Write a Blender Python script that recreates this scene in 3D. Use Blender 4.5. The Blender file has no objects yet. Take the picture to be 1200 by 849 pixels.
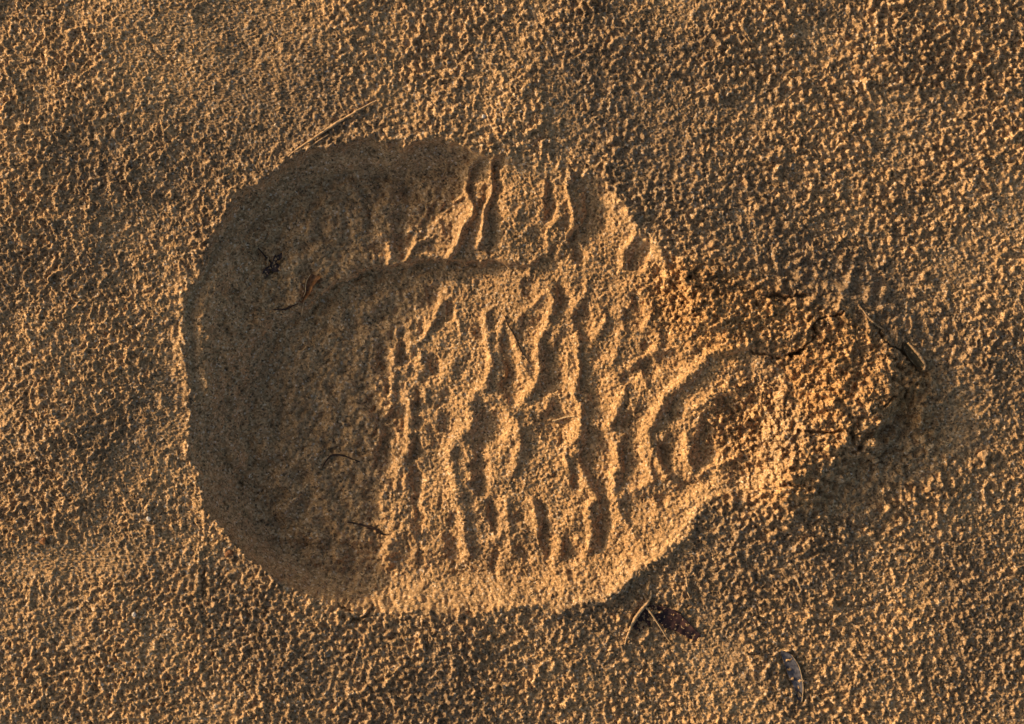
import bpy, bmesh, math, random
import numpy as np
from mathutils import Vector

# ------------------------------------------------------------------ scale
S = 0.0002                      # metres per photo pixel (print about 11 cm across)
PW, PH = 1200, 849
CX, CY = PW / 2, PH / 2
rng = np.random.default_rng(11)
random.seed(5)
C = bpy.context.scene.collection

SUN_EL = math.radians(14.5)
SUN_AZ_IMG = math.radians(20)   # light travels right and a little down the frame

# ------------------------------------------------------------------ fields
X0, Y0, NX, NY = -40, -40, 1280, 928       # fine sheet: one vertex per photo pixel
xs = np.arange(NX, dtype=np.float64) + X0
ys = np.arange(NY, dtype=np.float64) + Y0
GX, GY = np.meshgrid(xs, ys)

def bp(period, bw=0.35, stretch=(1, 1)):
    """band-passed random field, unit variance, tiles over the fine sheet"""
    w = rng.standard_normal((NY, NX))
    fy = np.fft.fftfreq(NY)[:, None] * stretch[1]
    fx = np.fft.rfftfreq(NX)[None, :] * stretch[0]
    f = np.sqrt(fx * fx + fy * fy)
    f0 = 1.0 / period
    g = np.exp(-0.5 * ((f - f0) / (bw * f0)) ** 2)
    g[0, 0] = 0
    r = np.fft.irfft2(np.fft.rfft2(w) * g, s=(NY, NX))
    return r / r.std()

def blur(a, sig):
    fy = np.fft.fftfreq(NY)[:, None]
    fx = np.fft.rfftfreq(NX)[None, :]
    g = np.exp(-2 * (math.pi * sig) ** 2 * (fx * fx + fy * fy))
    return np.fft.irfft2(np.fft.rfft2(a) * g, s=(NY, NX))

def sm(a, b, x):
    t = np.clip((x - a) / (b - a), 0, 1)
    return t * t * (3 - 2 * t)

def low(period):
    return blur(rng.standard_normal((NY, NX)), period / 2.5)

def unit(a):
    return (a - a.mean()) / a.std()

# warped coordinates so that traced shapes get ragged edges
WX = GX + 2.6 * bp(75, .4) + 1.7 * bp(30, .5) + .8 * bp(9, .5)
WY = GY + 2.6 * bp(75, .4) + 1.7 * bp(30, .5) + .8 * bp(9, .5)

RX = GX + 3.2 * bp(90, .4) + 1.1 * bp(26, .6) + .7 * bp(9, .5)
RY = GY + 3.2 * bp(90, .4) + 1.1 * bp(26, .6) + .7 * bp(9, .5)

VX = GX + 1.3 * bp(42, .5) + .45 * bp(11, .5)
VY = GY + 1.3 * bp(42, .5) + .45 * bp(11, .5)

def window(x0, y0, x1, y1):
    a = max(0, int(x0 - X0)); b = min(NX, int(x1 - X0) + 1)
    c = max(0, int(y0 - Y0)); d = min(NY, int(y1 - Y0) + 1)
    return slice(c, d), slice(a, b)

def seg_dist(px, py, x0, y0, x1, y1):
    dx, dy = x1 - x0, y1 - y0
    L = dx * dx + dy * dy + 1e-9
    t = np.clip(((px - x0) * dx + (py - y0) * dy) / L, 0, 1)
    return np.hypot(px - x0 - t * dx, py - y0 - t * dy)

def poly_sd(pts, full=True):
    """signed distance, positive inside"""
    d = np.full((NY, NX), 1e9)
    ins = np.zeros((NY, NX), bool)
    n = len(pts)
    for i in range(n):
        x0, y0 = pts[i]; x1, y1 = pts[(i + 1) % n]
        d = np.minimum(d, seg_dist(RX, RY, x0, y0, x1, y1))
        if y0 != y1:
            c = ((y0 > RY) != (y1 > RY)) & (RX < (x1 - x0) * (RY - y0) / (y1 - y0) + x0)
            ins ^= c
    return np.where(ins, d, -d)

def spline(pts, n=6):
    out = []
    m = len(pts)
    for i in range(m - 1):
        p0 = pts[max(i - 1, 0)]; p1 = pts[i]; p2 = pts[i + 1]; p3 = pts[min(i + 2, m - 1)]
        for k in range(n):
            t = k / n
            q = [0.5 * (2 * p1[j] + (p2[j] - p0[j]) * t + (2 * p0[j] - 5 * p1[j] + 4 * p2[j] - p3[j]) * t * t
                 + (3 * p1[j] - p0[j] - 3 * p2[j] + p3[j]) * t ** 3) for j in range(len(p1))]
            out.append(tuple(q))
    out.append(tuple(pts[-1]))
    return out

def closed(pts, n=5):
    q = [pts[-1]] + list(pts) + [pts[0], pts[1]]
    s = spline(q, n)
    return s[n:-n][:-1] if False else s[n:-n]

def ridge(H, pts, amp, w, warp=True, shift=None):
    """adds a rounded crest along a polyline; the traced line is its sunlit flank"""
    shift = w * 0.55 if shift is None else shift
    pts = [(p[0] + shift, p[1] + 0.25 * shift) for p in pts]
    pts = spline(pts, 4)
    m = w * 3 + 8
    sl = window(min(p[0] for p in pts) - m, min(p[1] for p in pts) - m,
                max(p[0] for p in pts) + m, max(p[1] for p in pts) + m)
    px, py = (WX[sl], WY[sl]) if warp else (VX[sl], VY[sl])
    d = np.full(px.shape, 1e9)
    for a, b in zip(pts[:-1], pts[1:]):
        d = np.minimum(d, seg_dist(px, py, *a, *b))
    H[sl] += amp * np.exp(-(d / w) ** 2)

def pit(H, cx, cy, rx, ry, depth, rot=0.0, p=2.0):
    m = max(rx, ry) * 1.8 + 6
    sl = window(cx - m, cy - m, cx + m, cy + m)
    dx, dy = WX[sl] - cx, WY[sl] - cy
    c, s = math.cos(rot), math.sin(rot)
    u = (dx * c + dy * s) / rx; v = (-dx * s + dy * c) / ry
    r2 = u * u + v * v
    H[sl] -= depth * np.exp(-(r2 ** p) * 0.7)

def gm(cx, cy, rx, ry, rot=0.0, p=1.0):
    c, s = math.cos(rot), math.sin(rot)
    dx, dy = GX - cx, GY - cy
    u = (dx * c + dy * s) / rx; v = (-dx * s + dy * c) / ry
    return np.exp(-((u * u + v * v) ** p))

# ------------------------------------------------------------------ outline of the print
OUT = [(214, 392), (220, 348), (234, 308), (254, 268), (284, 230), (318, 200), (360, 177), (408, 166),
       (460, 164), (520, 165), (558, 174), (600, 190), (645, 203), (690, 212), (726, 232), (748, 262),
       (766, 284), (790, 306), (800, 330), (818, 372), (868, 392), (905, 425), (912, 480), (904, 545), (880, 578),
       (838, 574), (822, 590), (812, 618), (784, 644), (750, 670), (715, 694), (680, 704), (600, 713), (520, 717),
       (440, 719), (400, 714), (352, 697), (308, 664), (268, 630), (240, 598), (228, 555), (226, 510), (222, 460)]
sd = poly_sd(closed(OUT, 4))

# floor of the print from levelled spots (pixels below the beach)
FL = [(250, 400, -54), (300, 300, -58), (300, 500, -62), (320, 600, -59), (380, 240, -62), (380, 400, -66),
      (380, 550, -66), (420, 640, -60), (470, 220, -72), (530, 205, -64), (450, 280, -66), (450, 350, -66),
      (430, 450, -64), (475, 450, -58), (430, 560, -66), (470, 560, -57), (480, 640, -49), (500, 325, -66), (560, 325, -62),
      (540, 375, -52), (540, 480, -48), (540, 600, -44),
      (590, 230, -32), (620, 240, -24), (640, 216, -13), (690, 234, -9), (620, 300, -36), (620, 400, -40), (620, 520, -39), (620, 620, -37),
      (702, 262, -13), (700, 330, -26), (700, 430, -31), (700, 540, -30), (700, 630, -26), (760, 350, -13),
      (760, 440, -21), (760, 520, -21), (760, 600, -14), (830, 520, -12), (810, 420, -6), (870, 490, -7),
      (875, 560, -5), (860, 420, -1)]
num = np.zeros((NY, NX)); den = np.zeros((NY, NX))
for x, y, z in FL:
    w = 1.0 / (((GX - x) ** 2 + (GY - y) ** 2 + 500.0) ** 1.7)
    num += w * z; den += w
floor = blur(num / den, 12)

# width of the wall round the print: crisp towards the sun, broad on the lower side
wall = 30 + 3 * unit(low(50)) + 85 * gm(235, 440, 120, 170, 0, 1.5) + 22 * gm(420, 165, 130, 60) + 30 * gm(560, 715, 190, 60) + 34 * gm(770, 650, 90, 60, -.6) + 6 * gm(760, 290, 40, 60)
tt = np.clip((sd + .5) / wall, 0, 1)
prof = (1 - (1 - tt) ** 2.0) * (1 - .55 * gm(762, 272, 42, 62, -.6))
H = floor * prof

# the second, shorter toe: a step down below an arc
STEP = [(232, 470), (262, 446), (296, 398), (345, 362), (398, 334), (425, 316), (455, 306), (520, 303), (575, 308),
        (618, 312), (650, 292), (690, 230), (600, 150), (400, 120), (200, 200), (180, 400)]
ssd = poly_sd(closed(STEP, 4))
stepw = 3.5 + 22 * gm(280, 430, 70, 60)
H += (17 * sm(-1, 1, ssd / stepw)) * sm(0, 1, (sd - 4) / 20) * (1 - 0.55 * sm(560, 640, GX))

# ------------------------------------------------------------------ tread ridges (traced sunlit flanks)
R = [
 ([(562,181),(546,201),(544,223),(551,242),(542,260),(536,279),(525,295),(520,304)], 13, 6),
 ([(573,185),(573,200),(571,229),(567,255),(564,268),(558,290)], 9, 5.5),
 ([(540,229),(509,236),(499,238),(498,249),(487,260)], 6, 4),
 ([(452,260),(452,279),(453,300)], 8, 9),
 ([(485,280),(479,293),(470,304)], 8, 5),
 ([(501,277),(485,284)], 5, 4),
 ([(470,303),(490,299),(510,302),(520,304)], 4, 3),
 ([(410,306),(405,322)], 6, 11),
 ([(634,212),(637,228),(636,246)], 7, 4.5),
 ([(666,212),(664,226),(669,240),(668,264),(660,280),(652,298)], 13, 6),
 ([(660,252),(640,272)], 7, 5),
 ([(610,234),(604,260),(612,276)], 4, 6),
 ([(728,236),(738,256),(742,272),(734,288),(726,308)], 13, 8),
 ([(768,284),(774,304),(780,322)], 14, 11),
 ([(628,304),(618,318)], 6, 6), ([(688,298),(708,310)], 5, 9),
 ([(439,398),(430,412)], 5, 5),
 ([(461,386),(461,400),(459,419),(455,445),(453,472),(442,491),(440,507),(435,529)], 11, 6),
 ([(516,352),(509,367),(499,384),(490,397),(479,404)], 9, 5),
 ([(531,352),(532,369),(540,393)], 5, 4.5),
 ([(566,363),(569,387),(569,408),(571,430),(564,446)], 12, 8),
 ([(490,411),(488,430),(486,448),(496,467)], 9, 8),
 ([(590,371),(582,389),(584,408)], 6, 5),
 ([(642,341),(648,352),(641,374),(631,398),(628,415),(630,431),(622,453),(611,466)], 14, 8),
 ([(685,334),(679,349),(672,365)], 9, 7),
 ([(675,383),(676,402),(675,417),(677,435),(674,455),(672,467),(681,483),(682,501),(673,518)], 13, 6),
 ([(701,358),(709,371),(703,383),(694,394)], 8, 5),
 ([(727,360),(732,383),(721,409),(716,428)], 6, 6),
 ([(762,363),(755,380),(769,389),(764,409),(751,420),(738,428)], 8, 6),
 ([(749,431),(758,451),(764,461)], 4, 2.5),
 ([(626,321),(635,341),(622,356),(607,374)], 5, 4),
 ([(477,474),(475,494),(472,516),(474,540),(470,573)], 11, 7),
 ([(472,530),(461,555),(459,575)], 8, 6),
 ([(565,452),(547,472),(549,492),(534,513),(525,529),(527,555),(529,577),(537,610),(543,653)], 13, 11),
 ([(584,480),(602,491),(606,513),(604,535),(598,555)], 11, 8),
 ([(584,533),(586,555)], 4, 4.5),
 ([(662,536),(666,553),(668,569)], 10, 5),
 ([(677,547),(686,564),(694,582),(688,597)], 10, 6),
 ([(730,455),(720,487),(710,501),(721,518),(723,538),(719,557),(718,569)], 13, 7),
 ([(752,529),(760,549),(762,564),(740,577)], 9, 5.5),
 ([(620,592),(630,610),(630,628)], 12, 7),
 ([(688,597),(691,620),(688,646)], 10, 8),
 ([(722,588),(724,606),(744,628)], 8, 7),
 ([(654,640),(650,668)], 7, 6),
 ([(591,588),(594,620),(598,650)], 6, 8),
 ([(459,596),(455,630),(450,660)], 6, 9),
 # the two arcs of the heel
 ([(872,403),(850,407),(828,416),(817,429),(793,447),(777,467),(764,488),(757,517),(766,536),(780,558)], 15, 8),
 ([(868,398),(845,402)], 5, 13),
 ([(850,453),(836,462),(821,477),(815,495),(808,517),(803,533),(806,549)], 14, 8),
 ([(820,553),(840,546),(862,530)], 10, 8),
]
for pts, a, w in R:
    arc = pts[0] in ((872,403), (850,453))
    upc = max(p[1] for p in pts) < 312 and pts[0][0] < 580
    ridge(H, pts, (.50 if arc else .80 if upc else .43) * a, (.80 if arc else .62) * w, warp=False)

for x, y, r in [(656,386,10),(690,402,10),(686,474,9),(706,592,10),(742,521,9),(575,470,10),(548,560,9),(640,480,9),(486,545,8),(584,632,8),
                (668,612,9),(744,480,8),(470,440,8),(530,430,9),(600,520,9),(722,420,10),(560,600,9),(780,510,7),(618,440,8)]:
    H += 4.5 * np.exp(-((WX - x) ** 2 + (WY - y) ** 2) / (r * r))
P = [
 (580,240,10,46,12),(644,236,8,22,9),(692,256,26,30,9),(672,285,7,26,8),
 (444,417,7,13,9),(444,438,6,9,7),(472,416,9,16,9),(507,427,8,11,8),(523,364,7,9,7),(560,387,6,7,7),(512,378,6,9,6),
 (619,338,9,14,8),(663,352,10,17,9),(650,432,16,33,9),(622,382,11,12,8),(593,400,8,9,7),(600,424,9,22,8),
 (692,440,17,40,5),(744,365,9,19,8),(756,404,6,6,6),(764,430,13,15,8),(742,444,9,10,7),(788,420,11,10,8),(685,376,8,20,8),
 (434,474,7,11,9),(455,502,11,20,10),(446,541,8,22,8),(525,483,11,24,9),(518,514,14,13,7),(486,527,7,13,9),(481,562,7,30,9),
 (577,503,19,26,10),(562,545,12,28,9),(485,463,6,12,7),(600,452,9,22,8),(490,500,7,8,7),
 (652,497,20,19,11),(701,530,18,28,11),(703,470,16,22,4),(740,502,13,22,8),(741,542,14,25,10),(784,536,8,17,10),
 (793,474,12,12,7),(776,581,9,7,9),(810,576,17,8,6),(707,576,8,16,8),(747,598,19,20,9),(653,562,6,6,5),(678,570,6,14,7),(622,531,4,4,4),
 (486,610,6,26,8),(490,658,6,11,6),(532,616,7,13,8),(532,648,8,12,8),(582,609,8,22,9),(580,665,5,18,6),(499,594,7,7,5),
 (541,676,9,7,5),(613,656,6,7,5),(606,607,8,8,5),(563,578,10,10,6),(520,588,4,10,5),
 (636,602,6,12,7),(642,632,9,16,9),(668,648,9,18,8),(672,682,6,7,6),(712,610,10,24,9),(704,634,9,16,7),
 (824,515,14,34,12),(868,500,30,30,14),(846,470,12,10,5),(752,302,9,15,7),(876,559,18,15,8),(262,456,14,12,3),(450,363,8,8,3),
]
for cx, cy, rx, ry, d in P:
    pit(H, cx, cy, rx, ry, .68 * d, p=2.6)

# ------------------------------------------------------------------ lips round the rim
lipn = unit(low(30))
lip = np.exp(-((sd + 3) / 5.0) ** 2) * (1.2 + 1.0 * lipn)
lip *= 1 - 0.8 * gm(640, 195, 90, 25) - 0.7 * gm(860, 480, 110, 130)
H += np.clip(lip, 0, 9)
ridge(H, [(810,598),(806,620),(780,642),(766,651),(744,669),(728,685),(706,695),(688,701)], 5, 5, shift=2)
ridge(H, [(213,395),(216,425),(217,452)], 3.5, 5, shift=0)
# ground falls away just outside the lower right rim
H -= 2 * gm(775, 672, 60, 12, -.62)

# ------------------------------------------------------------------ heaped loose sand beyond the heel
MO = [(792, 330), (840, 338), (900, 345), (950, 345), (1005, 362), (1050, 395), (1088, 436), (1086, 470), (1078, 512),
      (1052, 496), (1030, 522), (1004, 518), (992, 548), (966, 560), (962, 590), (940, 604), (905, 604), (888, 586), (900, 552), (918, 500), (908, 440), (872, 415), (830, 392)]
msd = poly_sd(closed(MO, 4))
M = sm(-6, 26, msd)
edge = np.interp(WY, [340, 420, 470, 505, 545, 600], [1000, 1010, 1020, 1004, 966, 936]) + 11 * bp(46, .4) + 7 * bp(19, .4)
fallw = np.interp(WY, [380, 470, 510, 560], [130, 110, 62, 42])
top = np.interp(WY, [330, 400, 470, 520, 565, 610], [10, 17, 27, 30, 22, 7])
rise = np.clip((GX - 878) / (edge - 6 - 878), 0, 1) * (1 - sm(0, 1, (WX - edge) / fallw))
Mh = sm(-62, 30, msd + 7 * bp(24, .5))
H += Mh * (1 - .6 * sm(1010, 1110, GX)) * (4 + top * rise) * np.clip(1 + .17 * unit(low(42)), .2, 2)
H += 6 * gm(840, 372, 55, 30) + 8 * gm(925, 560, 40, 34)
H -= 2 * gm(1122, 478, 34, 60)
H += 6 * np.exp(-((msd - 3) / 6) ** 2) * gm(1082, 485, 22, 50)

# ------------------------------------------------------------------ crumbly surface of the beach
outside = 1 - sm(0, 4, sd)
n1 = bp(20, .36); n1b = bp(14.5, .4)
net = np.clip(1 - np.abs(n1) / 0.95, 0, 1) ** 1.3
net2 = np.clip(1 - np.abs(n1b) / 0.95, 0, 1) ** 1.3
n2 = .72 * bp(12, .4) + .45 * bp(8.5, .5) + .4 * bp(20, .4); n4 = .85 * bp(13, .45) + .45 * bp(8.5, .5); n3 = .8 * bp(8, .45) + .4 * bp(12, .4) + .3 * bp(5.5, .4)
lump = np.clip(n2 + .25, 0, 1.9)
blob = np.clip(n3 + .15, 0, 1.8)
stri = bp(9, .5, (1.0, .35))
fine = bp(6, .45); grain = bp(3.4, .4); grit = bp(2.4, .25); mid = bp(40, .5); mid2 = bp(27, .4)
patch = unit(low(70)); patch2 = unit(low(130))

left = 1 - sm(120, 420, GX + 0.25 * (GY - 400) + 35 * patch2)         # thready crust
lowr = sm(560, 700, GY + 40 * patch2) * sm(450, 700, GX + 40 * patch)              # separate little balls
upr = np.clip(1 - left - lowr, 0, 1)
smooth = np.clip(0.95 * gm(270, 60, 150, 95, .35, 2) + 1.0 * gm(85, 657, 130, 24, -.08, 1.5) + .6 * gm(1125, 475, 48, 62, 0, 1.5)
                 + .9 * gm(205, 440, 22, 120) + .35 * gm(1008, 575, 40, 38, 0, 1.5) + .6 * gm(1000, 335, 70, 22)
                 + .5 * gm(690, 40, 25, 15) + .45 * gm(640, 210, 60, 18) + .5 * gm(385, 790, 14, 50) + .4 * gm(480, 130, 60, 30) + .6 * sm(.5, 1.8, unit(low(65))) + .35 * gm(540, 60, 260, 110) + .4 * gm(60, 720, 120, 30, .2), 0, .95)
lowl = gm(190, 770, 270, 120, -.1, 1.5)
amp = .86 * (0.95 + 0.22 * patch + .2 * np.clip(mid, -1.5, 1.5)) * (1 - 0.82 * smooth) 
tex = (left * (2.3 * net + 2.0 * net2 + 1.3 * lump)
       + upr * 1.08 * (2.5 * lump + 1.6 * np.clip(n4, 0, 2) + .9 * net2 + .5 * blob)
       + lowr * (.8 * lump + 2.4 * np.clip(n4 - .1, 0, 2) + .9 * blob)) * amp
tex = tex * (1 - lowl) + lowl * (1 - .7 * smooth) * (1.25 * n2 + .8 * n3 + .5 * net)
tex += smooth * 0.55 * stri
grains = 0.35 * fine + 0.42 * grain + 0.34 * grit
ground_tex = tex + grains * (1 - .6 * smooth)
def cap_field(pts):
    F = np.zeros((NY, NX))
    for x, y, r, h in pts:
        sl = window(x - r - 1, y - r - 1, x + r + 1, y + r + 1)
        q = ((WX[sl] - x) ** 2 + (WY[sl] - y) ** 2) / (r * r)
        F[sl] = np.maximum(F[sl], h * np.sqrt(np.clip(1 - q, 0, 1)))
    return F

# loose crumbs gathered along the threads (left) and in small heaps (right)
where = left * net * 1.2 + (1 - left) * sm(-.2, 1.3, n4) + lowl * .25
loose = []
while len(loose) < 34000:
    xx = rng.uniform(X0 + 6, X0 + NX - 7, 4000); yy = rng.uniform(Y0 + 6, Y0 + NY - 7, 4000)
    ii = (yy - Y0).astype(int); jj = (xx - X0).astype(int)
    pr = np.clip(where[ii, jj], .04, 1) * (1 - .8 * smooth[ii, jj]) * (sd[ii, jj] < 2)
    keep = rng.random(4000) < pr
    r = 1.5 + rng.exponential(.9, 4000)
    for x, y, q, h in zip(xx[keep], yy[keep], np.minimum(r, 5.2)[keep], rng.uniform(.35, .75, 4000)[keep]):
        loose.append((x, y, q, q * h))
ground_tex = ground_tex + .9 * cap_field(loose)
wide = 2.5 * unit(low(120)) + 1.3 * unit(low(50))
H += outside * (1 - .75 * M) * ground_tex + outside * wide * .8
inside = 1 - outside
rough_in = 0.35 + 0.65 * sm(430, 560, GX + 25 * patch)
H += inside * (1 - .6 * M) * (rough_in * (.5 * np.clip(n3, -1, 2) + .3 * n2 + .5 * mid2) + (1 - rough_in) * sm(6, 50, sd) * (2.0 * n2 + 4.2 * mid) + 0.38 * fine + .33 * grain + .30 * grit)

# crumbs on the heap
crumbs = []
gmM = .5 * gm(985, 575, 45, 32, -.6, 2) + np.maximum(gm(885, 500, 38, 45, 0, 2), gm(820, 355, 65, 45, .3, 2)) + .35 * gm(1000, 560, 90, 60, 0, 2)
while len(crumbs) < 4200:
    x = rng.uniform(780, 1105); y = rng.uniform(320, 640)
    i, j = int(y - Y0), int(x - X0)
    m = M[i, j]
    if rng.random() < max(m * .95, .55 * gmM[i, j]) + 0.015:
        r = rng.uniform(2.0, 4.4) + (rng.uniform(2, 5) if rng.random() < .16 else 0)
        crumbs.append((x, y, r, r * rng.uniform(.35, .75)))
for x0_, y0_, x1_, y1_, n_ in [(1012, 500, 985, 530, 16), (985, 530, 962, 556, 18), (962, 556, 940, 596, 14), (1088, 470, 1072, 512, 14),
                               (900, 480, 1000, 540, 22), (1000, 545, 1040, 600, 7), (900, 590, 960, 625, 9), (1000, 400, 1070, 440, 10), (1010, 530, 1060, 580, 16), (980, 570, 1020, 610, 12),
                               (830, 345, 940, 400, 26), (930, 380, 1050, 470, 34), (900, 450, 1000, 520, 30)]:
    for k in range(n_):
        f = rng.random(); r = 3.4 + rng.exponential(1.9)
        crumbs.append((x0_ + (x1_ - x0_) * f + rng.normal(0, 12), y0_ + (y1_ - y0_) * f + rng.normal(0, 12), min(r, 9), min(r, 9) * rng.uniform(.65, 1.0)))
H += 0.92 * cap_field(crumbs) + np.maximum(M, .9 * np.maximum(gm(885, 500, 55, 62, 0, 2), gm(815, 352, 62, 42, .3, 2))) * (1.25 * np.clip(n3, -1, 2) + 1.2 * n2 + .9 * mid2 + .5 * fine + .5 * grain + .4 * grit)

# cracks in the crust
for pts, d, w in [
  ([(892,352),(905,347),(922,346),(940,341)], 10, 1.8), ([(924,419),(934,415),(944,409)], 22, 2.6),
  ([(944,409),(950,396),(957,381),(972,370),(985,366)], 9, 1.6), ([(1030,481),(1040,473),(1049,467)], 9, 1.7),
  ([(1032,385),(1048,404),(1062,420),(1084,440)], 9, 1.8), ([(935,508),(960,506),(1002,507)], 9, 2.2),
  ([(182,52),(190,64),(200,70)], 3, 1.6), ([(396,706),(403,713),(411,720)], 9, 1.5),
  ([(412,726),(424,721),(437,716)], 9, 1.5), ([(233,700),(238,684),(242,668)], 6, 1.6),
  ([(880,414),(897,420),(905,419)], 7, 2.0)]:
    ridge(H, pts, -d, w, shift=0)

# hollows the litter lies in
H -= 5 * gm(782, 732, 40, 15, .42, 1.5) + 3 * gm(748, 734, 10, 16, .3, 1.5)
H -= 4 * gm(929, 793, 9, 30, -.3, 1.5)
H -= 8 * gm(1068, 420, 8, 18, -.75, 1.5)
H += .20 * np.clip(rng.standard_normal((NY, NX)), -1.5, 2.2)

def hat(px, py):
    """height of the sand in photo pixels at a photo pixel"""
    x = min(max(px - X0, 0), NX - 1.001); y = min(max(py - Y0, 0), NY - 1.001)
    i, j = int(y), int(x); fy, fx = y - i, x - j
    return (H[i, j] * (1 - fx) + H[i, j + 1] * fx) * (1 - fy) + (H[i + 1, j] * (1 - fx) + H[i + 1, j + 1] * fx) * fy

def W(px, py, z=0.0):
    return Vector(((px - CX) * S, (CY - py) * S, z * S))

# ------------------------------------------------------------------ materials
def new_mat(name):
    m = bpy.data.materials.new(name); m.use_nodes = True
    nt = m.node_tree; b = nt.nodes['Principled BSDF']
    return m, nt, b

def sand_material():
    m, nt, b = new_mat('sand')
    n, l = nt.nodes, nt.links
    geo = n.new('ShaderNodeNewGeometry')
    def noise(scale, detail, rough=.6):
        t = n.new('ShaderNodeTexNoise'); t.inputs['Scale'].default_value = scale
        t.inputs['Detail'].default_value = detail; t.inputs['Roughness'].default_value = rough
        l.new(geo.outputs['Position'], t.inputs['Vector']); return t
    def ramp(src, stops):
        r = n.new('ShaderNodeValToRGB'); e = r.color_ramp.elements
        while len(e) < len(stops): e.new(.5)
        for el, (p, c) in zip(e, stops): el.position = p; el.color = (*c, 1)
        l.new(src, r.inputs['Fac']); return r
    def mix(mode, fac, a, bb):
        x = n.new('ShaderNodeMix'); x.data_type = 'RGBA'; x.blend_type = mode
        x.inputs['Factor'].default_value = fac
        l.new(a, x.inputs['A']); l.new(bb, x.inputs['B']); return x.outputs['Result']
    # separate grains of different mineral colour
    v = n.new('ShaderNodeTexVoronoi'); v.inputs['Scale'].default_value = 2400
    l.new(geo.outputs['Position'], v.inputs['Vector'])
    sep = n.new('ShaderNodeSeparateColor'); l.new(v.outputs['Color'], sep.inputs['Color'])
    gr = ramp(sep.outputs['Red'], [(0, (.13, .085, .045)), (.12, (.31, .19, .078)), (.5, (.50, .297, .128)),
                                   (.82, (.62, .380, .174)), (.96, (.66, .45, .23)), (1, (.76, .60, .40))])
    big = noise(28, 4); med = noise(330, 3)
    t1 = ramp(big.outputs['Fac'], [(.3, (.80, .80, .82)), (.7, (1.06, 1.04, 1.0))])
    t2 = ramp(med.outputs['Fac'], [(.3, (.76, .75, .75)), (.7, (1.10, 1.08, 1.05))])
    c = mix('MULTIPLY', 1, gr.outputs['Color'], t1.outputs['Color'])
    c = mix('MULTIPLY', 1, c, t2.outputs['Color'])
    for nm, tint in (('turned_lit', (1.0, .90, .75)), ('damp', (.70, .72, .78))):
        at = n.new('ShaderNodeAttribute'); at.attribute_name = nm
        x = n.new('ShaderNodeMix'); x.data_type = 'RGBA'; x.blend_type = 'MULTIPLY'
        l.new(at.outputs['Fac'], x.inputs['Factor']); l.new(c, x.inputs['A']); x.inputs['B'].default_value = (*tint, 1)
        c = x.outputs['Result']
    l.new(c, b.inputs['Base Color'])
    rr = ramp(sep.outputs['Green'], [(0, (.95,) * 3), (.93, (.85,) * 3), (.98, (.6,) * 3)])
    l.new(rr.outputs['Color'], b.inputs['Roughness'])
    b.inputs['Specular IOR Level'].default_value = .15
    bn  = noise(3800, 3)
    bu = n.new('ShaderNodeBump'); bu.inputs['Strength'].default_value = .7; bu.inputs['Distance'].default_value = .0002
    l.new(bn.outputs['Fac'], bu.inputs['Height']); l.new(bu.outputs['Normal'], b.inputs['Normal'])
    return m

def plant_material(name, c0, c1, scale=900, rough=.6, trans=0.0, sandy=0.0):
    m, nt, b = new_mat(name)
    n, l = nt.nodes, nt.links
    geo = n.new('ShaderNodeNewGeometry')
    t = n.new('ShaderNodeTexNoise'); t.inputs['Scale'].default_value = scale; t.inputs['Detail'].default_value = 4
    l.new(geo.outputs['Position'], t.inputs['Vector'])
    r = n.new('ShaderNodeValToRGB'); e = r.color_ramp.elements
    e[0].position, e[0].color = .32, (*c0, 1); e[1].position, e[1].color = .68, (*c1, 1)
    l.new(t.outputs['Fac'], r.inputs['Fac'])
    col = r.outputs['Color']
    if sandy:
        v = n.new('ShaderNodeTexNoise'); v.inputs['Scale'].default_value = 1500; v.inputs['Detail'].default_value = 2
        l.new(geo.outputs['Position'], v.inputs['Vector'])
        rr = n.new('ShaderNodeValToRGB'); q = rr.color_ramp.elements
        q[0].position = 1 - sandy - .06; q[0].color = (0, 0, 0, 1); q[1].position = 1 - sandy; q[1].color = (1, 1, 1, 1)
        l.new(v.outputs['Fac'], rr.inputs['Fac'])
        mx = n.new('ShaderNodeMix'); mx.data_type = 'RGBA'
        l.new(rr.outputs['Color'], mx.inputs['Factor']); l.new(col, mx.inputs['A'])
        mx.inputs['B'].default_value = (.48, .29, .13, 1); col = mx.outputs['Result']
    l.new(col, b.inputs['Base Color'])
    b.inputs['Roughness'].default_value = rough
    b.inputs['Specular IOR Level'].default_value = .12 if c0[0] < .03 else .3
    bu = n.new('ShaderNodeBump'); bu.inputs['Strength'].default_value = .6; bu.inputs['Distance'].default_value = .0002
    l.new(t.outputs['Fac'], bu.inputs['Height']); l.new(bu.outputs['Normal'], b.inputs['Normal'])
    return m

SAND = sand_material()
M_DARKLEAF = plant_material('purple_black_leaf', (.016, .012, .014), (.075, .034, .024), 500, .5, sandy=.33)
M_RUST = plant_material('rust_brown_leaf', (.10, .036, .009), (.38, .16, .045), 1200, .5)
M_GREY = plant_material('weathered_grey_leaf', (.026, .025, .03), (.12, .112, .115), 1100, .55)
M_PALE = plant_material('pale_dry_rib', (.30, .19, .085), (.55, .37, .17), 1900, .8, sandy=.5)
M_STRAW = plant_material('dry_straw', (.34, .21, .09), (.55, .37, .17), 1500, .65)
M_SANDED = plant_material('sand_crusted_straw', (.20, .12, .052), (.44, .27, .12), 2200, .9, sandy=.5)
M_TWIG = plant_material('dark_rootlet', (.020, .013, .009), (.070, .042, .026), 1500, .7)
M_BLACK = plant_material('withered_black', (.018, .012, .010), (.095, .058, .042), 1100, .6, sandy=.36)
M_OLIVE = plant_material('olive_husk', (.05, .036, .014), (.13, .09, .035), 1100, .6, sandy=.3)

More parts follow.
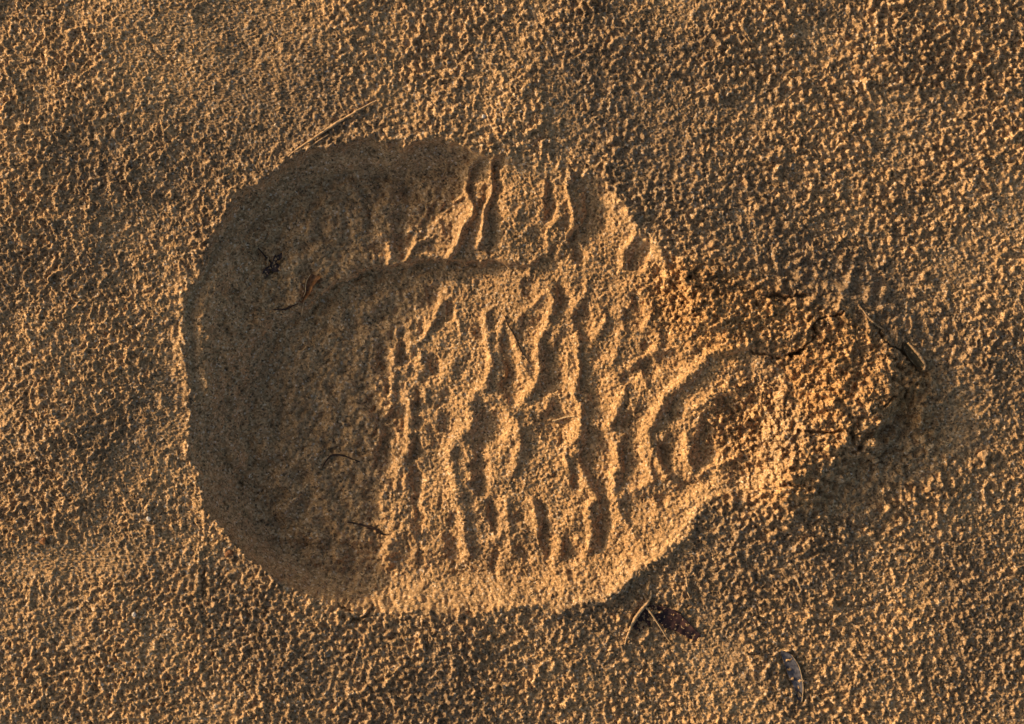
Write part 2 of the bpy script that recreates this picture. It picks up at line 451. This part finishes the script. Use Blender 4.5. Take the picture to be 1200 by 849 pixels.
# ------------------------------------------------------------------ object helpers
def link(name, bm, mat, parent=None, smooth=True, origin=None):
    me = bpy.data.meshes.new(name)
    if origin is not None:
        bmesh.ops.translate(bm, verts=bm.verts, vec=-origin)
    bmesh.ops.recalc_face_normals(bm, faces=bm.faces)
    bm.to_mesh(me); bm.free()
    me.materials.append(mat)
    if smooth:
        me.polygons.foreach_set('use_smooth', [True] * len(me.polygons))
    o = bpy.data.objects.new(name, me); C.objects.link(o)
    if parent is not None:
        o.parent = parent
    return o

def tag(o, label, cat, group=None):
    o['label'] = label; o['category'] = cat
    if group: o['group'] = group
    return o

def thing(name, at, label, cat, group=None):
    o = bpy.data.objects.new(name, None); C.objects.link(o)
    o.location = at; o.empty_display_size = .002
    return tag(o, label, cat, group)

def tube(bm, pts, radii, segs=8, wob=0.22):
    """tapered tube through world points"""
    rings = []
    n = len(pts)
    for i, p in enumerate(pts):
        t = (pts[min(i + 1, n - 1)] - pts[max(i - 1, 0)]).normalized()
        side = t.cross(Vector((0, 0, 1)))
        side = side.normalized() if side.length > 1e-6 else Vector((1, 0, 0))
        up = side.cross(t)
        ring = []
        for k in range(segs):
            a = 2 * math.pi * k / segs
            r = radii[i] * (1 + wob * (random.random() - .5) * 2)
            ring.append(bm.verts.new(p + (side * math.cos(a) + up * math.sin(a)) * r))
        rings.append(ring)
    for a, b in zip(rings[:-1], rings[1:]):
        for k in range(segs):
            bm.faces.new((a[k], a[(k + 1) % segs], b[(k + 1) % segs], b[k]))
    bm.faces.new(rings[0][::-1]); bm.faces.new(rings[-1])

def lay(pts, lift, n=6):
    """polyline of (px, py[, extra lift]) laid on the sand"""
    q = spline([(p[0], p[1], (p[2] if len(p) > 2 else 0)) for p in pts], n)
    zs = np.array([hat(a, b) for a, b, c in q])
    k = 10
    zz = [max(zs[max(0, i - k):i + k + 1].mean(), zs[i] - 1.0) for i in range(len(q))]
    return [W(a, b, z + lift + c) for (a, b, c), z in zip(q, zz)]

def taper(n, r0, r1, r2=None):
    r2 = r1 if r2 is None else r2
    out = []
    for i in range(n):
        t = i / max(n - 1, 1)
        r = r0 + (r1 - r0) * t * 2 if t < .5 else r1 + (r2 - r1) * (t - .5) * 2
        out.append(r * S)
    return out

def strand(name, pts, lift, radii, mat, label, cat, group=None, segs=8):
    w = lay(pts, lift)
    org = w[0].copy()
    bm = bmesh.new()
    tube(bm, w, taper(len(w), *radii), segs)
    o = link(name, bm, mat, origin=org); o.location = org
    return tag(o, label, cat, group)

def blade_mesh(outline_l, outline_r, zf, thick=.9, nu=10):
    """leaf blade between two edge lines (photo px); zf(u,t)-> height above sand px; closed solid"""
    bm = bmesh.new()
    L = spline(outline_l, 5); Rr = spline(outline_r, 5)
    n = min(len(L), len(Rr))
    top, bot = [], []
    for i in range(n):
        t = i / (n - 1)
        rt, rb = [], []
        for k in range(nu + 1):
            u = k / nu
            x = L[i][0] * (1 - u) + Rr[i][0] * u; y = L[i][1] * (1 - u) + Rr[i][1] * u
            z = zf(u, t, x, y)
            rt.append(bm.verts.new(W(x, y, z + thick / 2))); rb.append(bm.verts.new(W(x, y, z - thick / 2)))
        top.append(rt); bot.append(rb)
    for i in range(n - 1):
        for k in range(nu):
            bm.faces.new((top[i][k], top[i][k + 1], top[i + 1][k + 1], top[i + 1][k]))
            bm.faces.new((bot[i][k], bot[i + 1][k], bot[i + 1][k + 1], bot[i][k + 1]))
        bm.faces.new((top[i][0], top[i + 1][0], bot[i + 1][0], bot[i][0]))
        bm.faces.new((top[i][nu], bot[i][nu], bot[i + 1][nu], top[i + 1][nu]))
    for k in range(nu):
        bm.faces.new((top[0][k], bot[0][k], bot[0][k + 1], top[0][k + 1]))
        bm.faces.new((top[-1][k], top[-1][k + 1], bot[-1][k + 1], bot[-1][k]))
    return bm

def avg_h(px, py, r=8):
    return float(np.mean([hat(px + dx, py + dy) for dx in (-r, 0, r) for dy in (-r, 0, r)]))

# ------------------------------------------------------------------ the sand sheet (one mesh to the horizon)
def axis_ext(lo, hi, g=1.08, reach=300000.0):
    out = []; step = 1.0; p = 0.0
    while p < reach:
        step *= 1.011 if p < 480 else 1.12; p += step; out.append(p)
    out = np.array(out)
    return lo - out[::-1], hi + out, np.diff(np.concatenate([[0], out]))
lx, rx_, stx = axis_ext(xs[0], xs[-1]); ly, ry_, sty = axis_ext(ys[0], ys[-1])
AX = np.concatenate([lx, xs, rx_]); AY = np.concatenate([ly, ys, ry_])
spx = np.concatenate([stx[::-1], np.ones(NX), stx]); spy = np.concatenate([sty[::-1], np.ones(NY), sty])
nx, ny = len(AX), len(AY)
FX, FY = np.meshgrid(AX, AY)
jx = np.mod(np.floor(FX - X0).astype(int), NX); jy = np.mod(np.floor(FY - Y0).astype(int), NY)
gt = ground_tex + .8 * wide
SP = np.maximum(spx[None, :], spy[:, None])
Z = gt[jy, jx] * np.clip(1.45 - SP / 8, 0, 1) + np.where(SP > 20, 0, 0)
ox, oy = len(lx), len(ly)
Z[oy:oy + NY, ox:ox + NX] = H
rr = np.hypot(FX - CX, FY - CY)
far = np.clip((rr - 1500) / 4000, 0, 1)
Z += far * 120 * (np.sin(FX / 2600 + 1.3) * np.sin(FY / 3100 + .4) + .5 * np.sin(FX / 900 + FY / 1300))
co = np.empty((ny * nx, 3), np.float32)
co[:, 0] = ((FX - CX) * S).ravel(); co[:, 1] = ((CY - FY) * S).ravel(); co[:, 2] = (Z * S).ravel()
idx = np.arange(ny * nx, dtype=np.int32).reshape(ny, nx)
quads = np.stack([idx[:-1, :-1], idx[1:, :-1], idx[1:, 1:], idx[:-1, 1:]], -1).reshape(-1, 4)
me = bpy.data.meshes.new('sand')
me.vertices.add(len(co)); me.vertices.foreach_set('co', co.ravel())
me.loops.add(quads.size); me.loops.foreach_set('vertex_index', quads.ravel())
me.polygons.add(len(quads))
me.polygons.foreach_set('loop_start', np.arange(0, quads.size, 4, dtype=np.int32))
me.update(calc_edges=True)
turned_lit = np.clip(np.maximum(M, gm(830, 360, 70, 55, 0, 1.5)) + .45 * sm(0, 30, sd) * sm(420, 700, GX) + .3 * unit(low(40)) * sm(-40, 10, msd), 0, 1)  # freshly turned heap sand, plus sunlit warmth painted into the print's lit end
dampf = np.clip(.22 + .45 * unit(low(90)) + .25 * bp(34, .5) + .14 * sm(300, 900, GX) * (1 - sm(200, 500, GY)) + .6 * gm(1125, 480, 50, 65) , 0, 1) * outside * (1 - M)
for nm, src in (('turned_lit', turned_lit), ('damp', dampf)):
    full = src[jy, jx].copy()
    if nm == 'turned_lit': full[:] = 0; full[oy:oy + NY, ox:ox + NX] = src
    me.attributes.new(nm, 'FLOAT', 'POINT').data.foreach_set('value', full.astype(np.float32).ravel())
me.materials.append(SAND)
sand = bpy.data.objects.new('sand', me); C.objects.link(sand)
sand['kind'] = 'structure'


# ------------------------------------------------------------------ litter lying on the sand
# dark leaf below the print: two lobes either side of a pale rib, one crusted edge curled up
t = thing('dead_leaf', W(770, 735, avg_h(770, 735)), 'dark purple dead leaf half buried below the print, pale ribs meeting in a V', 'leaf')
def child_of(t, name, bm, mat):
    o = link(name, bm, mat, t, origin=Vector(t.location)); return o
g0 = avg_h(782, 733)
bm = blade_mesh([(758, 709), (772, 710), (790, 715), (803, 725), (813, 736), (821, 744)],
                [(762, 716), (769, 726), (780, 736), (794, 741), (806, 748), (818, 752)],
                lambda u, t_, x, y: g0 + 3.4 + 3.2 * (1 - u) ** 2 - 2.0 * math.sin(math.pi * u) + .7 * math.sin(x * .55 + y * .3) - 3.0 * max(0, t_ - .75), .8)
child_of(t, 'leaf_blade', bm, M_DARKLEAF)
bm = blade_mesh([(756, 709), (748, 721), (741, 732), (737, 742), (735, 750)],
                [(760, 713), (762, 724), (762, 735), (757, 744), (750, 750)],
                lambda u, t_, x, y: g0 + 4.4 - 3.4 * u + .6 * math.sin(x * .7 - y * .4) - 1.2 * t_, .8)
child_of(t, 'leaf_blade', bm, M_DARKLEAF)
bm = bmesh.new()
p = lay([(763, 692, 0), (762, 702, 1), (755, 711, 3.2), (747, 721, 3.4), (741, 731, 3), (736, 743, 2), (733, 752, 1), (731, 758, 0)], 1.6, 4)
tube(bm, p, taper(len(p), 1.5, 2.2, .6), 8, .25); child_of(t, 'crusted_edge', bm, M_SANDED)
bm = bmesh.new()
p = lay([(756, 711, 4.5), (763, 719, 5), (769, 728, 4.4), (776, 739, 3.4), (783, 750, 1.2), (787, 756, 0)], 1.2, 4)
tube(bm, p, taper(len(p), 1.2, .95, .4), 8, .1); child_of(t, 'leaf_rib', bm, M_PALE)

# grey sliver of leaf, lower right
t = thing('leaf_sliver', W(929, 793, avg_h(929, 793)), 'blue grey sliver of dried leaf with pale raised edge in the lower right sand', 'leaf')
g1 = avg_h(929, 793) + 1.5
SLR = [(916, 762), (927, 767), (935, 779), (939, 793), (940.5, 808), (939, 822)]
bm = blade_mesh([(914, 763), (918, 776), (923, 790), (929, 803), (932, 812), (935, 822)], SLR,
                lambda u, t_, x, y: g1 + .2 + 3.6 * u ** 2 - 1.2 * math.sin(math.pi * u) + .35 * math.sin(y * .5 + u * 4), .8, 8)
child_of(t, 'leaf_blade', bm, M_GREY)
bm = bmesh.new()
q = spline(SLR[1:], 5); p = [W(a, b, g1 + 4.0) for a, b in q]
tube(bm, p, taper(len(p), .25, .6, .4), 8, .3); child_of(t, 'leaf_edge', bm, M_STRAW)

# curled rust leaf in the shaded toe
t = thing('curled_leaf', W(358, 338, avg_h(358, 338)), 'curled rust brown leaf scrap with a thin stalk in the shaded toe', 'leaf')
g2 = avg_h(358, 338, 10)
bm = blade_mesh([(360, 319), (355.5, 326), (353, 333), (352.5, 341), (350, 347), (345, 353)],
                [(374, 324), (368, 330), (364.5, 335), (362, 341), (358, 346), (351, 354)],
                lambda u, t_, x, y: g2 + 4.0 + 6.5 * (2 * u - .9) ** 2 * (1 - .5 * t_) + .6 * math.sin(y * .8), .8, 8)
child_of(t, 'leaf_blade', bm, M_RUST)
bm = bmesh.new()
p = [W(352, 351, g2 + 2.2), W(351.5, 357, g2 + 2.4), W(350.5, 363, g2 + 2.4), W(349.5, 370, g2 + 1.4)]
tube(bm, p, taper(4, 1.0, .9, .6), 7); child_of(t, 'leaf_stalk', bm, M_PALE)
bm = bmesh.new()
q = spline([(361, 320), (357, 326), (355, 333), (354.5, 341), (352, 347)], 4)
p = [W(a, b, g2 + 9.4 - .17 * i) for i, (a, b) in enumerate(q)]
tube(bm, p, taper(len(p), .5, .7, .5), 7); child_of(t, 'leaf_edge', bm, M_STRAW)

# black withered scrap
t = thing('withered_flower', W(315, 308, avg_h(315, 308)), 'black withered scrap of crumpled petals lying in the shaded toe beside the rust leaf', 'plant scrap')
g3 = avg_h(315, 308, 10)
def petal(x0, y0, x1, y1, w, lift, curl):
    ax, ay = x1 - x0, y1 - y0; L = math.hypot(ax, ay); px, py = -ay / L, ax / L
    e1 = []; e2 = []
    for k in range(5):
        f = k / 4; ww = w * math.sin(math.pi * (.12 + .8 * f)) ; b = 1.5 * math.sin(f * 3)
        e1.append((x0 + ax * f + px * (ww + b), y0 + ay * f + py * (ww + b))); e2.append((x0 + ax * f - px * (ww - b), y0 + ay * f - py * (ww - b)))
    return blade_mesh(e1, e2, lambda u, t_, x, y: g3 + lift + curl * (2 * u - 1) ** 2 + 1.5 * t_ + .4 * math.sin(x + y), .7, 6)
for a in [(312, 311, 306, 327, 4, 1.4, 2), (313, 307, 326, 315, 5.6, 1.6, 2.6), (318, 303, 327, 295, 3.2, 2, 2.4), (316, 309, 319, 297, 2.6, 3, 2)]:
    child_of(t, 'petal', petal(*a), M_BLACK)
bm = bmesh.new()
p = lay([(298, 289), (304, 296), (310, 303), (315, 307, 1.5)], 1.4, 4)
tube(bm, p, taper(len(p), .6, 1.1, 1.2), 7); child_of(t, 'flower_stalk', bm, M_TWIG)
bm = bmesh.new()
p = lay([(311, 299, 2), (310, 304, 3.5), (309, 311, 2)], 2.0, 4)
tube(bm, p, taper(len(p), .7, 1.0, .5), 7); child_of(t, 'pale_stamen', bm, M_STRAW)

# husk at the far edge of the heap
t = thing('seed_husk', W(1068, 418, avg_h(1068, 418)), 'hollow olive brown husk with a sandy lit rim, right end of the heaped sand', 'husk')
g4 = avg_h(1070, 419, 9) + 1
HR = [(1062, 402), (1068, 408), (1074, 415), (1079, 422), (1082, 428), (1081, 434)]
bm = blade_mesh([(1058, 403), (1058, 409), (1062, 417), (1067, 424), (1073, 430), (1079, 435)], HR,
                lambda u, t_, x, y: g4 + 5.0 * (2 * u - 1) ** 2 - 1.0 + .3 * math.sin(x * .8), .9, 10)
child_of(t, 'husk_shell', bm, M_OLIVE)
bm = bmesh.new()
q = spline(HR, 5); p = [W(a + .6, b, g4 + 4.0) for a, b in q]
tube(bm, p, taper(len(p), 1.0, 2.3, 1.4), 8, .3); child_of(t, 'crusted_rim', bm, M_SANDED)

# straws and rootlets
strand('grass_stalk', [(338, 184), (345, 178), (360, 168), (380, 154.5), (398, 143), (418, 131), (432, 123), (442, 118)], 1.6, (.8, 1.8, .8), M_SANDED,
       'long straight sand crusted grass stalk along the upper left rim of the print', 'stalk')
strand('straw', [(354, 185), (358, 178), (366, 171), (376, 164), (386, 158)], 1.0, (.5, 1.0, .5), M_SANDED,
       'faint short straw just under the long stalk on the upper rim', 'straw')
strand('straw', [(648, 495), (654, 493.5), (662, 490.5), (668, 489.5), (675, 488.5)], 2.0, (1.3, 1.2, .7), M_STRAW,
       'short knobbly straw lying across a dark hollow in the middle of the tread', 'straw')
strand('straw', [(1006, 360), (1012, 367), (1018, 375), (1025, 381), (1033, 386)], 1.6, (.6, 1.5, .7), M_SANDED,
       'slim pale straw lying up and left of the olive husk', 'straw')
strand('straw', [(804, 676), (805, 685), (806, 694), (809, 702)], 1.4, (.6, 1.1, .5), M_PALE,
       'tiny pale straw on open sand, above right of the purple leaf', 'straw')
strand('rootlet', [(373, 551), (378, 542), (384, 536.5), (395, 536), (406, 539.5), (418, 544)], 1.2, (.5, 1.3, .6), M_TWIG,
       'upper of two dark arched rootlets in the shaded left part of the print', 'rootlet')
strand('rootlet', [(403, 616), (412, 617), (424, 620), (436, 624), (445, 630), (453, 631)], 1.3, (.7, 1.5, .8), M_TWIG,
       'lower dark arched rootlet whose tip reaches the sunlit tread', 'rootlet')
strand('rootlet', [(316, 362), (324, 362), (332, 361), (338, 358), (346, 355)], 1.3, (.6, 1.4, .6), M_TWIG,
       'short dark rootlet lying left of the rust leaf stalk', 'rootlet')
strand('rootlet', [(591, 369), (596, 381), (603, 393), (608, 405), (612, 413), (618, 421)], 1.4, (.6, 1.0, .6), M_TWIG,
       'thin brown rootlet slanting across the sunlit tread ridges', 'rootlet')

def pebble(name, x, y, r, mat, label, cat, flat=.75, bumpy=.18, sub=2, sink=.35):
    bm = bmesh.new()
    bmesh.ops.create_icosphere(bm, subdivisions=sub, radius=1)
    ph = [random.uniform(0, 6) for _ in range(6)]
    st = random.uniform(1.0, 1.35); ca = random.uniform(0, 3.1)
    for v in bm.verts:
        c = v.co
        k = 1 + bumpy * (math.sin(c.x * 3.1 + ph[0]) * math.sin(c.y * 2.7 + ph[1]) + .7 * math.sin(c.z * 4 + ph[2] + c.x * 3) + .6 * (random.random() - .5))
        x_, y_ = c.x * k * st, c.y * k
        v.co = Vector((x_ * math.cos(ca) - y_ * math.sin(ca), x_ * math.sin(ca) + y_ * math.cos(ca), c.z * k * flat)) * r * S
    o = link(name, bm, mat, smooth=False)
    o.location = W(x, y, avg_h(x, y, 2) + r * flat * (1 - sink))
    return tag(o, label, cat)
pebble('sand_clod', 1064, 526, 5.5, SAND, 'largest crumbly sand clod, lowest of three beside the right end of the heap', 'sand clod', bumpy=.3, sub=3)
pebble('sand_clod', 1078, 515, 4.6, SAND, 'uppermost of three sand clods beside the right end of the heap', 'sand clod', bumpy=.3, sub=3)
pebble('sand_clod', 1088, 523, 4.4, SAND, 'rightmost of three sand clods beside the right end of the heap', 'sand clod', bumpy=.3, sub=3)
pebble('sand_clod', 1153, 534, 6.0, SAND, 'lone elongated sand clod near the right edge of the frame', 'sand clod', bumpy=.3, sub=3)
pebble('sand_clod', 1023, 538, 4.6, SAND, 'sand clod in the dark hollow directly under the heap', 'sand clod', bumpy=.3, sub=3)
M_QUARTZ = plant_material('pale_quartz', (.42, .35, .26), (.60, .52, .40), 2000, .35)
pebble('pebble', 175, 608, 2.4, M_QUARTZ, 'tiny pale quartz pebble left of the shaded toe rim', 'pebble')
pebble('pebble', 158, 720, 2.4, M_QUARTZ, 'tiny pale quartz pebble in the lower left sand', 'pebble')
pebble('pebble', 567, 137, 2.4, M_QUARTZ, 'tiny pale grey pebble above the top rim of the print', 'pebble')
pebble('leaf_crumb', 269, 649, 4.2, M_RUST, 'rust brown crumb of leaf on the lower left rim of the print', 'leaf crumb', .5)
pebble('leaf_crumb', 51, 634, 4.2, M_RUST, 'rust brown crumb of leaf far left on the open sand', 'leaf crumb', .5)


# ------------------------------------------------------------------ light, camera, view
dx, dy = math.cos(SUN_AZ_IMG), -math.sin(SUN_AZ_IMG)
ldir = Vector((dx * math.cos(SUN_EL), dy * math.cos(SUN_EL), -math.sin(SUN_EL)))
sl = bpy.data.lights.new('sun', 'SUN'); sl.energy = 3.2; sl.angle = math.radians(0.6); sl.color = (1.0, .75, .49)
so = bpy.data.objects.new('sun', sl); C.objects.link(so)
so.rotation_euler = ldir.to_track_quat('-Z', 'Y').to_euler(); so.location = (-.3, .2, .5)

wd = bpy.data.worlds.new('World'); bpy.context.scene.world = wd; wd.use_nodes = True
nt = wd.node_tree; bg = nt.nodes['Background']
sk = nt.nodes.new('ShaderNodeTexSky'); sk.sky_type = 'NISHITA'; sk.sun_disc = False
sk.sun_elevation = SUN_EL
sk.sun_rotation = math.atan2(-dx, -dy)
sk.altitude = 0; sk.air_density = .7; sk.dust_density = 4.0; sk.ozone_density = 1.0
nt.links.new(sk.outputs['Color'], bg.inputs['Color']); bg.inputs['Strength'].default_value = .124

cam = bpy.data.cameras.new('camera'); cam.lens = 85; cam.sensor_width = 36
co_ = bpy.data.objects.new('camera', cam); C.objects.link(co_)
co_.location = (0, 0, PW * S * 85 / 36); cam.clip_start = .01; cam.clip_end = 1000
sc = bpy.context.scene; sc.camera = co_
sc.view_settings.view_transform = 'Standard'; sc.view_settings.look = 'None'
sc.view_settings.exposure = .62; sc.view_settings.gamma = 1
sc.cycles.max_bounces = 5; sc.cycles.diffuse_bounces = 3
